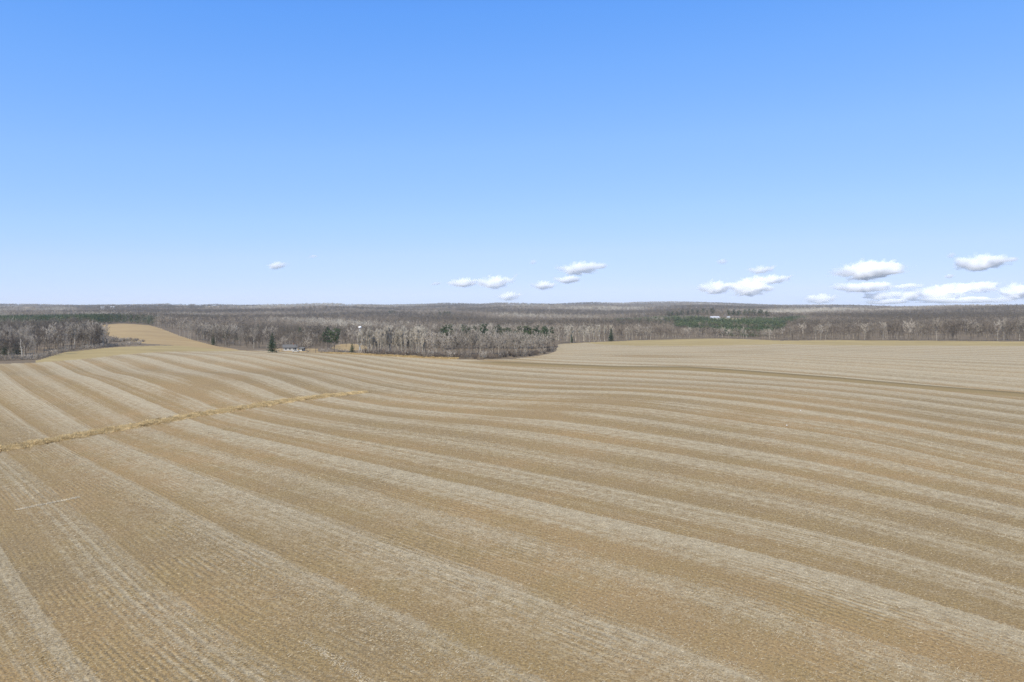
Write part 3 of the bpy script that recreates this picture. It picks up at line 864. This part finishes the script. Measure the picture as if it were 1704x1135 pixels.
def build_forest():
    g = np.random.default_rng(5)
    tris, tints = [], []
    ptris, ptints = [], []
    for (d0, d1, count, K, L, W, hs) in ((470, 900, 7300, 96, 1.7, 0.25, 1.0), (900, 1700, 16300, 54, 2.2, 0.46, 1.0), (1700, 3000, 22000, 44, 2.3, 0.62, 1.0), (3000, 7600, 46000, 22, 4.2, 1.5, 1.0)):
        x, y, u, ok, pl = scatter(d0, d1, count, g)
        gap = lowfreq(x, y, 38, 1.1) + .5 * lowfreq(x, y, 90, 2.7) + g.normal(0, .13, count)
        pl = pl & ok & (gap > np.where(u < 700, .12, np.where(u < 1120, .55, .16)))
        ok = ok & ~pl
        X, Y = x[ok], y[ok]
        n = len(X)
        Z = height(X, Y)
        Hh = g.uniform(11, 17.5, n) * hs
        u1 = CX + F * X / Y
        Hh = Hh * np.where((u1 > 1120) & (u1 < 1310) & (Y < 1500), .55, 1)
        far = np.clip((Y - 2500) / 2500, 0, 1)
        CR = g.uniform(2.6, 5.6, n) * (1 + far * 1.6)
        t = np.clip(0.22 + 1.05 * (lowfreq(X * .55, Y, 150, .4) - .5) + 0.55 * (lowfreq(X, Y, 47, 2.) - .5) + 0.45 * np.sin(Y / (70 + 0.035 * Y) + 2.2 * np.sin(X / 260)) + 0.7 * np.clip((Y - 1400) / 1200, 0, 1) * (lowfreq(X * .5, Y * .8, 330, 3.1) - .5) + g.normal(0, .14, n) * np.clip(1.3 - Y / 4000, .4, 1), 0, 1)
        t = t * (1 - 0.25 * np.clip((Y - 2500) / 2500, 0, 1))
        t = t * np.where((u1 > 1290) & (Y < 950), .42, np.where((u1 > 1000) & (Y < 1800), .72, 1))
        pale = t > .66
        CR = np.where(pale, CR * .75, CR)
        tris.append(crown_slivers(X, Y, Z, Hh, CR, K, L, W, g)); tints.append(np.repeat(t, K))
        if d0 < 1700:      # trunks
            P = np.stack([X, Y, Z - .5], 1); D = unit(np.stack([g.normal(0, .03, n), g.normal(0, .03, n), np.ones(n)], 1))
            for w_ in range(2):
                tr = slivers(P, D, Hh * .9, g.uniform(.25, .5, n), g)
                tris.append(tr); tints.append(np.clip(t + g.choice([-.3, -.15, .35], n), 0, 1))
        if pl.any():
            X, Y = x[pl], y[pl]
            rep = 5 if d0 == 900 or d0 == 470 else 3
            X = np.repeat(X, rep) + g.normal(0, 5, len(X) * rep); Y = np.repeat(Y, rep) + g.normal(0, 6, len(Y) * rep)
            n = len(X); Z = height(X, Y)
            u2 = CX + F * X / Y
            Hh = np.where(u2 < 700, g.uniform(12.5, 16.5, n), g.uniform(5.5, 8.5, n))
            Kp = 34
            w3 = g.uniform(0, 1, (n, Kp, 1))
            ang = g.uniform(0, 6.283, (n, Kp, 1))
            rad = (1 - w3) * 2.3 + .2
            p = np.stack([X, Y, Z], 1)[:, None] + np.concatenate([np.cos(ang) * rad * .5, np.sin(ang) * rad * .5, (0.1 + .85 * w3) * Hh[:, None, None]], 2)
            d = unit(np.concatenate([np.cos(ang), np.sin(ang), g.uniform(-.2, .7, (n, Kp, 1))], 2))
            pn = (unit(d.reshape(-1, 3) * .8 + np.repeat((w3 - .35).reshape(-1, 1), 3, 1) * np.array([0, 0, 2.2])))
            p, d = p.reshape(-1, 3), d.reshape(-1, 3)
            ptris.append(slivers(p, d, g.uniform(1.0, 2.0, len(p)), g.uniform(.5, .9, len(p)), g, pn))
            ptints.append(np.repeat(np.clip(.45 + .5 * (lowfreq(X, Y, 60, 1.) - .5) + np.where(u2 < 700, -.25, .1) + g.normal(0, .16, n), 0, 1), Kp))
    o = link_mesh("bare_woods", tri_mesh("bare_woods", np.concatenate(tris), M_FOREST, np.concatenate(tints)))
    tag(o, "leafless grey-brown woods covering the valley and the ridges behind the fields", "woods", kind="stuff")
    o = link_mesh("pine_plantation", tri_mesh("pine_plantation", np.concatenate(ptris), M_PLANTATION, np.concatenate(ptints)))
    tag(o, "dense green pine plantations among the bare woods", "pine wood", kind="stuff")
build_forest()

# scattered dark conifers standing out of the far woods
for px, d, s, lab in ((1112, 1640, .95, 0), (1118, 1640, .95, 0), (1126, 1660, .9, 0), (1135, 1650, 1., 0), (1144, 1670, .95, 0), (1152, 1660, 1.05, 0), (1160, 1680, 1., 0), (1168, 1680, 1.1, 0), (1176, 1660, .9, 0),
                      (1186, 1700, 1.2, 0), (1214, 1600, 1., 0), (1222, 1590, 1.05, 0), (1230, 1590, 1., 0), (1240, 1590, 1.1, 0), (1248, 1580, 1.2, 0), (1254, 1575, 1.2, 0), (1262, 1560, 1.2, 0), (1268, 1560, 1.1, 0), (1276, 1560, 1., 0)):
    plant("pine", px, d, s * 1.2, "dark conifer in the row behind the white ranch house", "tree", "pine_tree", "dark conifers behind the white ranch house", wide=1.3)
for px, d in ((733, 2050), (739, 2070), (745, 2060), (750, 2050)):
    plant("pine", px, d, 1.1, "dark conifer in the small clump far behind the copse", "tree", "pine_tree", "far conifer clump behind the copse", wide=1.6)
for px, d in ((648, 2300), (653, 2320), (658, 2310)):
    plant("pine", px, d, 1.0, "dark conifer in the small far clump left of the pale aspens' tops", "tree", "pine_tree", "far conifer clump behind the aspens", wide=1.8)

# ------------------------------------------------------------------ buildings
def flat_mat(name, col, rough=0.7, var=0.12, scale=1.5):
    m, nt, b = mat(name, rough, 0.3)
    n = NT(nt)
    tc = n.node("ShaderNodeTexCoord").outputs['Object']
    c = n.mix(n.mapr(n.noise(tc, scale, 4, .65), .35, .7), tuple(q * (1 - var) for q in col), col)
    n.set(b.inputs['Base Color'], c)
    return m
M_WHITE = flat_mat("white_siding", (0.46, 0.45, 0.42))
M_ROOFG = flat_mat("grey_shingle", (0.135, 0.130, 0.122), .95, .3, 3)
M_ROOFL = flat_mat("light_roof", (0.50, 0.51, 0.53), .6, .15, 2)
M_GLASS = flat_mat("window_glass", (0.03, 0.04, 0.05), .15, .2)
M_WOOD = flat_mat("weathered_wood", (0.30, 0.25, 0.19), .9, .3, 4)
M_STEEL = flat_mat("white_steel", (0.82, 0.82, 0.82), .35, .08)
M_GREYSTEEL = flat_mat("galvanised_steel", (0.38, 0.38, 0.37), .5, .2)
M_STONE = flat_mat("pale_stone", (0.72, 0.71, 0.68), .8, .2, 3)
M_BRICK = flat_mat("red_brick", (0.22, 0.10, 0.075), .9, .3, 6)

def box(bm, x0, x1, y0, y1, z0, z1):
    v = [bm.verts.new(p) for p in ((x0, y0, z0), (x1, y0, z0), (x1, y1, z0), (x0, y1, z0), (x0, y0, z1), (x1, y0, z1), (x1, y1, z1), (x0, y1, z1))]
    for f in ((0, 3, 2, 1), (4, 5, 6, 7), (0, 1, 5, 4), (1, 2, 6, 5), (2, 3, 7, 6), (3, 0, 4, 7)): bm.faces.new([v[i] for i in f])
def gable_walls(bm, w, d, h, rise):
    """ridge runs along x"""
    v = [bm.verts.new(p) for p in ((-w, -d, -.6), (w, -d, -.6), (w, d, -.6), (-w, d, -.6), (-w, -d, h), (w, -d, h), (w, d, h), (-w, d, h), (-w, 0, h + rise), (w, 0, h + rise))]
    for f in ((0, 1, 5, 4), (2, 3, 7, 6), (3, 0, 4, 8, 7), (1, 2, 6, 9, 5), (0, 3, 2, 1)): bm.faces.new([v[i] for i in f])
def gable_roof(bm, w, d, h, rise, over=.5, th=.18):
    k = rise / d
    for s in (-1, 1):
        prof = [(0, h + rise + .02), (s * (d + over), h - over * k + .02), (s * (d + over), h - over * k + .02 + th), (0, h + rise + .02 + th)]
        a = [bm.verts.new((-w - over, y, z)) for y, z in prof]; b = [bm.verts.new((w + over, y, z)) for y, z in prof]
        for i in range(4):
            j = (i + 1) % 4
            bm.faces.new((a[i], a[j], b[j], b[i]))
        bm.faces.new(a[::-1]); bm.faces.new(b)
    bmesh.ops.recalc_face_normals(bm, faces=bm.faces)
def part(name, fn, m, parent=None):
    bm = bmesh.new(); fn(bm)
    me = bpy.data.meshes.new(name); bm.to_mesh(me); bm.free(); me.materials.append(m)
    return link_mesh(name, me, parent)

def house(px, d, w, dp, h, rise, rz, label, cat, name, roof_m, windows=3, chimney=True, door=True, group=None):
    p = at(px, d)
    root = empty(name, p, rz); tag(root, label, cat, group)
    part("wall", lambda bm: gable_walls(bm, w, dp, h, rise), M_WHITE, root)
    rf = part("roof", lambda bm: gable_roof(bm, w, dp, h, rise), roof_m, root)
    if chimney: part("chimney", lambda bm: box(bm, w * .4, w * .4 + .7, -.35, .35, h + rise * .6, h + rise + .9), M_BRICK, rf)
    for i in range(windows):
        xx = -w + (i + .7) * 2 * w / (windows + .6)
        wf = part("window", lambda bm: box(bm, xx - .6, xx + .6, -dp - .06, -dp - .003, 0.9, 1.9), M_WHITE, root)
        part("pane", lambda bm: box(bm, xx - .5, xx + .5, -dp - .09, -dp - .063, 1.0, 1.8), M_GLASS, wf)
    if door: part("door", lambda bm: box(bm, w * .75 - .5, w * .75 + .5, -dp - .07, -dp - .004, 0, 2.1), M_GLASS, root)
    for s in (-1, 1):
        part("window", lambda bm: box(bm, s * (w + .03) - .03, s * (w + .03) + .03, -.6, .6, 0.9, 1.9), M_GLASS, root)
    return root
house(483, 492, 4.8, 3.6, 2.5, 1.7, R(18), "white farmhouse with a grey gable roof beyond the field edge", "house", "farmhouse", M_ROOFG)
house(503, 488, 1.5, 1.7, 1.7, .8, R(-10), "small white shed right of the farmhouse", "shed", "garden_shed", M_ROOFG, 0, False, True)
rh = house(1189, 1500, 9.5, 4.5, 4.0, 2.2, R(6), "long white ranch house with a pale roof above the green pine plantation", "house", "ranch_house", M_ROOFL, 5, True, True)
part("wing", lambda bm: gable_walls(bm, 3.2, 3.4, 3.4, 1.6), M_WHITE, rh).location = (12.7, .5, 0)
house(1212, 1540, 3.0, 3.0, 3.0, 1.5, 0.2, "small white garage right of the long ranch house", "garage", "garage", M_ROOFL, 0, False)
for px, lab in ((171, "tiny white farm building on the far left ridge, left of a pair"), (187, "tiny white farm building on the far left ridge, right of a pair")):
    hh_ = house(px, 3200, 8, 5, 12, 3.0, 0.3, lab, "farm building", "farm_building", M_ROOFL, 2, False, False)

# car by the farmhouse
def car(px, d, rz, label):
    root = empty("parked_car", at(px, d), rz); tag(root, label, "car")
    def body(bm):
        prof = [(-2.2, .35), (-2.25, .8), (-1.6, .95), (-1.0, 1.45), (.7, 1.5), (1.5, 1.0), (2.2, .85), (2.25, .35)]
        a = [bm.verts.new((x, -.85, z)) for x, z in prof]; b = [bm.verts.new((x, .85, z)) for x, z in prof]
        for i in range(8): bm.faces.new((a[i], a[(i + 1) % 8], b[(i + 1) % 8], b[i]))
        bm.faces.new(a[::-1]); bm.faces.new(b); bmesh.ops.recalc_face_normals(bm, faces=bm.faces)
    part("body", body, M_WHITE, root)
    part("side_window", lambda bm: box(bm, -.9, .9, -.875, -.852, 1.0, 1.38), M_GLASS, root)
    part("side_window", lambda bm: box(bm, -.9, .9, .852, .875, 1.0, 1.38), M_GLASS, root)
    for x in (-1.4, 1.4):
        for y in (-.8, .8):
            T = Tubes(); T.add([((x, y - .1, .33), .33), ((x, y + .1, .33), .33)], 14)
            link_mesh("wheel", T.mesh("wheel", M_GLASS), root)
car(492, 470, R(10), "white parked car in front of the farmhouse")

# white ball-topped water tower behind the copse's left end
def tower(px, d):
    root = empty("water_tower", at(px, d)); tag(root, "small white ball-shaped tank on a thin mast behind the pale aspens", "water tower")
    T = Tubes(); T.add([((0, 0, -.6), .7), ((0, 0, 2.5), .32), ((0, 0, 16), .25)], 12)
    link_mesh("mast", T.mesh("mast", M_GREYSTEEL), root)
    bm = bmesh.new(); bmesh.ops.create_uvsphere(bm, u_segments=24, v_segments=14, radius=1.15)
    for v in bm.verts: v.co.z = v.co.z * .78 + 16.4
    for f in bm.faces: f.smooth = True
    me = bpy.data.meshes.new("tank"); bm.to_mesh(me); bm.free(); me.materials.append(M_STEEL)
    link_mesh("tank", me, root)
tower(599, 505)

# weathered post at the copse edge, pale dead trunk on the left
def post():
    root = empty("fence_post", on_ground(750, 596.5)); tag(root, "short pale wooden post on the field edge in front of the copse", "post")
    T = Tubes(); T.add([((0, 0, -.4), .11), ((0.01, 0, 1.2), .10), ((0.03, .01, 1.75), .09)], 8); link_mesh("shaft", T.mesh("shaft", M_WOOD), root)
    T = Tubes(); T.add([((0.03, .01, 1.75), .115), ((0.03, .01, 1.83), .07)], 8); link_mesh("cap", T.mesh("cap", M_GREYSTEEL), root)
post()
def snag():
    rnd = random.Random(3)
    T = Tubes(); t, _ = bend(Vector((0, 0, -.5)), Vector((.02, 0, 1)), 12, .3, 7, .34, .07, rnd); T.add(t, 7)
    for a, f in ((0.4, 4), (2.8, 5), (4.4, 5), (1.7, 6)):
        b, _ = bend(t[f][0], Vector((math.cos(a), math.sin(a), .9)), 2.2, .05, 3, .09, .02, rnd); T.add(b, 4)
    o = link_mesh("dead_tree", T.mesh("dead_tree", M_BARK_PALE), None, at(37, 392))
    tag(o, "pale dead birch trunk without a crown beside the round-crowned tree", "tree")
snag()

# two white stones in the field
for px, py, lab in ((1309, 708.5, "white stone lying in the pale straw band, nearer of two"), (1332, 683.5, "white stone lying in the field, farther of two")):
    bm = bmesh.new(); bmesh.ops.create_icosphere(bm, subdivisions=3, radius=.16)
    for v in bm.verts:
        v.co *= 1 + .35 * mnoise.noise(v.co * 3.1 + Vector((px, 0, 0))); v.co.z *= .62; v.co.x *= 1.2
    me = bpy.data.meshes.new("stone"); bm.to_mesh(me); bm.free(); me.materials.append(M_STONE)
    p = on_ground(px, py); o = link_mesh("stone", me, None, (p.x, p.y, p.z + .1)); tag(o, lab, "stone")

# ------------------------------------------------------------------ dry grass line, straw
def along(pts, n, g, jitter):
    """n random ground points along a polyline given in photo pixels; returns x, y, t"""
    W_ = np.array([(q.x, q.y) for q in (on_ground(*p) for p in pts)])
    seg = np.hypot(*np.diff(W_, axis=0).T); cum = np.concatenate([[0], np.cumsum(seg)])
    s = g.uniform(0, cum[-1], n)
    x = np.interp(s, cum, W_[:, 0]); y = np.interp(s, cum, W_[:, 1])
    i = np.clip(np.searchsorted(cum, s) - 1, 0, len(seg) - 1)
    t = (W_[i + 1] - W_[i]) / seg[i][:, None]
    off = jitter * g.normal(size=n)
    return x - t[:, 1] * off, y + t[:, 0] * off, s / cum[-1], cum[-1]

def grass_line():
    g = np.random.default_rng(21)
    line = [(-70, 763), (0, 747.5), (70, 736), (130, 725), (195, 714), (250, 704), (310, 694), (370, 684), (430, 675), (490, 665), (545, 659), (608, 652)]
    x, y, t, L = along(line, 2700, g, 1.2)        # tussocks
    lump = .80 + .28 * np.clip(np.sin(t * 61) * np.sin(t * 143 + 1) + np.sin(t * 27 + 2) * .5 + .3, -.4, 1)
    fade = np.where(t > .9, .55, 1.0) * lump
    K = 70
    n = len(x)
    sz = g.uniform(.4, 1.1, n) * fade
    p = np.stack([x, y, height(x, y)], 1)[:, None] + np.concatenate([g.normal(0, .38, (n, K, 2)), np.full((n, K, 1), -.03)], 2)
    lean = np.stack([g.normal(.25, .5, n), g.normal(-.1, .5, n)], 1)[:, None]
    d = unit(np.concatenate([g.normal(0, .55, (n, K, 2)) + lean, g.uniform(.35, 1.0, (n, K, 1))], 2))
    p, d = p.reshape(-1, 3), d.reshape(-1, 3)
    ln = np.repeat(sz, K) * g.uniform(.5, 1.1, n * K)
    tint = np.clip(np.repeat(np.where(g.random(n) < .07, .15, g.uniform(.65, 1.0, n)), K) + g.normal(0, .13, n * K), 0, 1)
    o = link_mesh("dry_grass", tri_mesh("dry_grass", slivers(p, d, ln, .07 * g.uniform(.6, 1.4, n * K), g), M_GRASS_BLADE, tint))
    tag(o, "line of tangled golden dry grass running across the left of the field", "grass", kind="stuff")
    # rough tawny grass between the field and the copse
    x, y, t, L = along([(545, 587.5), (600, 590), (650, 592.5), (700, 595), (760, 597.5)], 1500, g, 2.0)
    K = 24; n = len(x)
    p = np.stack([x, y + 3.5, height(x, y + 3.5)], 1)[:, None] + np.concatenate([g.normal(0, .6, (n, K, 2)), np.full((n, K, 1), -.03)], 2)
    d = unit(np.concatenate([g.normal(0, .5, (n, K, 2)), g.uniform(.4, 1, (n, K, 1))], 2))
    tint = np.repeat(g.uniform(.3, .75, n), K)
    o = link_mesh("rough_grass", tri_mesh("rough_grass", slivers(p.reshape(-1, 3), d.reshape(-1, 3), g.uniform(.4, .9, n * K), np.full(n * K, .14), g), M_GRASS_BLADE, tint))
    tag(o, "strip of tawny rough grass between the field edge and the pale aspens", "grass", kind="stuff")
grass_line()

def straw_bits():
    g = np.random.default_rng(31)
    N = 800000
    y = np.sqrt(g.uniform(44 ** 2, 175 ** 2, N)); keep = g.random(N) < np.clip((60 / y) ** 0.9, .12, 1)
    y = y[keep]; x = g.uniform(-.84, .84, len(y)) * y
    ph = phase(x, y); fr = ph - np.floor(ph)
    prob = .22 + .78 * np.clip((fr - .42) / .3, 0, 1) * np.clip((1.02 - fr) / .04, 0, 1)
    k = g.random(len(x)) < prob
    x, y, fr = x[k], y[k], fr[k]
    n = len(x)
    p = np.stack([x, y, height(x, y) + .015], 1)
    a = g.normal(.5, .7, n)
    d = unit(np.stack([np.cos(a), np.sin(a), np.abs(g.normal(.12, .18, n))], 1))
    tint = np.clip(g.normal(.45, .24, n), 0, 1)
    o = link_mesh("straw", tri_mesh("straw", slivers(p, d, g.uniform(.14, .42, n), g.uniform(.02, .042, n), g), M_STRAW, tint))
    tag(o, "loose pale straw and chaff strewn over the stubble rows", "straw", kind="stuff")
    # thin pale windrow, lower left, and the golden chaff streak at the bottom
    for pts, cnt, jit, nm, lab, t0, ht in (([(27, 849), (60, 842), (100, 834.5), (132, 827.5)], 1500, .20, "straw_windrow", "thin pale ridge of straw lying across the stubble at the lower left", .95, .12),
                                           ([(505, 1066), (545, 1092), (585, 1117), (625, 1145)], 900, .26, "chaff_streak", "faint golden streak of chaff at the bottom of the field", .62, .02)):
        x, y, t, L = along(pts, cnt, g, jit)
        n = len(x)
        p = np.stack([x, y, height(x, y) + g.uniform(0, ht, n)], 1)
        d = unit(np.stack([g.normal(0, 1, n), g.normal(0, 1, n), np.abs(g.normal(.1, .15, n))], 1))
        tint = np.clip(g.normal(t0, .12, n), 0, 1)
        o = link_mesh(nm, tri_mesh(nm, slivers(p, d, g.uniform(.12, .34, n), g.uniform(.025, .055, n), g), M_STRAW, tint))
        tag(o, lab, "straw", kind="stuff" if nm[0] == 'c' else None)
straw_bits()

# ------------------------------------------------------------------ clouds
def cloud_mat():
    m = bpy.data.materials.new("cloud"); m.use_nodes = True
    nt = m.node_tree; nt.nodes.clear()
    o = nt.nodes.new("ShaderNodeOutputMaterial"); v = nt.nodes.new("ShaderNodeVolumePrincipled")
    v.inputs['Color'].default_value = (1, 1, 1, 1)
    v.inputs['Anisotropy'].default_value = 0.0
    n = NT(nt)
    tc = n.node("ShaderNodeTexCoord").outputs['Object']
    f = n.noise(tc, 0.0030, 5, 0.62)
    ge = n.node("ShaderNodeTexCoord").outputs['Generated']
    vm = n.node("ShaderNodeVectorMath", operation='SUBTRACT'); n.set(vm.inputs[0], ge); vm.inputs[1].default_value = (.5, .5, .42)
    ln = n.node("ShaderNodeVectorMath", operation='LENGTH'); n.set(ln.inputs[0], vm.outputs[0])
    edge = n.mapr(ln.outputs['Value'], 0.10, 0.52, 1, 0)
    f2 = n.noise(tc, 0.0013, 4, 0.6)
    d_ = n.math('ADD', edge, n.math('MULTIPLY', n.math('SUBTRACT', f2, 0.5), 2.0))
    d_ = n.math('ADD', d_, n.math('MULTIPLY', n.math('SUBTRACT', f, 0.5), 1.3))
    dens = n.mapr(d_, 0.22, 0.85, 0, 1, True)
    n.set(v.inputs['Density'], n.math('MULTIPLY', dens, 0.009))
    nt.links.new(v.outputs[0], o.inputs['Volume'])
    return m
M_CLOUD = cloud_mat()
def cloud(px, py, w, h, label, dens=1.0, tilt=0.0, lumps=5):
    d = min(1600 * F / max(HZ - py, 8), 42000)
    X = (px - CX) / F * d; Z = H0 + (HZ - py) / F * d
    rx, rz = w * .5 / F * d, h * .5 / F * d
    seed = Vector((px * .37, py * .53, 2.0))
    rnd = random.Random(int(px * 7 + py))
    bm = bmesh.new(); bmesh.ops.create_icosphere(bm, subdivisions=5, radius=1.0)
    bumps = [(Vector((rnd.uniform(-.9, .9), rnd.uniform(-1, 1), rnd.uniform(-.1, 1))).normalized(), rnd.uniform(.15, .45), rnd.uniform(.3, .55)) for _ in range(lumps * 2)]
    for v in bm.verts:
        n_ = v.co.normalized()
        r = .72
        for c, a, s in bumps: r += a * math.exp(-((n_ - c).length / s) ** 2)
        r += .42 * mnoise.fractal(n_ * 2.6 + seed, .8, 2.0, 6)
        q = n_ * max(r, .25)
        if q.z < 0: q.z *= .75
        q.z += tilt * q.x
        v.co = Vector((q.x * rx * 1.35, q.y * rx * .45, q.z * rz * 1.65))
    me = bpy.data.meshes.new("cloud"); bm.to_mesh(me); bm.free()
    for p in me.polygons: p.use_smooth = True
    me.materials.append(M_CLOUD)
    o = link_mesh("cloud", me, None, (X, d, Z)); tag(o, label, "cloud")
    return o
CLOUDS = [
 (460, 442, 30, 14, "small bright puffy cloud alone on the left, above the farmhouse"),
 (520, 427, 16, 5, "faint thin scrap of cloud up right of the lone puffy cloud"),
 (773, 472, 44, 13, "flat white cloud, left one of two level clouds above the copse"),
 (823, 471, 46, 18, "puffy white cloud, right one of two level clouds above the copse"),
 (848, 494, 34, 13, "small white cloud just above the ridge behind the copse"),
 (724, 472, 16, 5, "tiny scrap of cloud left of the two level clouds"),
 (886, 437, 13, 7, "tiny round cloud left of the double-humped cloud"),
 (960, 448, 56, 22, "white double-humped cloud above the right end of the copse"),
 (945, 466, 40, 11, "flat white cloud right under the double-humped cloud"),
 (905, 476, 38, 12, "ragged pair of joined cloud puffs below left of the double-humped cloud"),
 (1203, 435, 20, 9, "small faint cloud highest above the ranch house"),
 (1264, 450, 36, 12, "small white cloud second highest above the ranch house"),
 (1284, 467, 50, 12, "flat white cloud stretching right above the big low pair"),
 (1192, 481, 52, 18, "puffy white low cloud, left of the big low pair above the ranch house"),
 (1249, 483, 60, 22, "puffy white low cloud, right of the big low pair above the ranch house"),
 (1443, 452, 98, 28, "largest dome-shaped white cloud on the right"),
 (1440, 479, 92, 15, "long flat cloud directly under the dome-shaped cloud"),
 (1503, 477, 40, 8, "thin flat cloud at the right tip of the long flat cloud"),
 (1371, 499, 46, 14, "small low dome cloud touching the ridge left of the other right-hand clouds"),
 (1465, 493, 56, 13, "low flat cloud close above the ridge, left of the broad heap"),
 (1510, 494, 40, 12, "faint low cloud touching the left side of the broad heap"),
 (1566, 489, 70, 26, "broad heaped white cloud low on the right"),
 (1622, 479, 78, 17, "soft white cloud trailing right from the broad heap"),
 (1692, 489, 50, 22, "white cloud cut by the right edge of the picture"),
 (1600, 500, 150, 9, "faint white cloud bank lying on the ridge at the far right"),
 (1470, 503, 70, 7, "thin white streak of cloud resting on the ridge left of the far-right bank"),
 (1583, 425, 16, 9, "tiny faint cloud above left of the slanting cloud"),
 (1635, 439, 88, 20, "long slanting white cloud high at the right edge"),
 (1580, 460, 16, 7, "tiny scrap of cloud below left of the slanting cloud"),
]
for c in CLOUDS: cloud(*c, tilt=.25 if c[2] > 80 and c[1] < 460 else 0.08)

# ------------------------------------------------------------------ the air
def haze():
    m = bpy.data.materials.new("haze"); m.use_nodes = True
    nt = m.node_tree; nt.nodes.clear()
    o = nt.nodes.new("ShaderNodeOutputMaterial"); v = nt.nodes.new("ShaderNodeVolumePrincipled")
    v.inputs['Color'].default_value = (0.88, 0.95, 1.0, 1)
    v.inputs['Density'].default_value = 0.000048
    nt.links.new(v.outputs[0], o.inputs['Volume'])
    b = part("haze", lambda bm: box(bm, -14200, 14200, -14200, 14200, -40, 130), m)
    tag(b, kind="stuff")
haze()
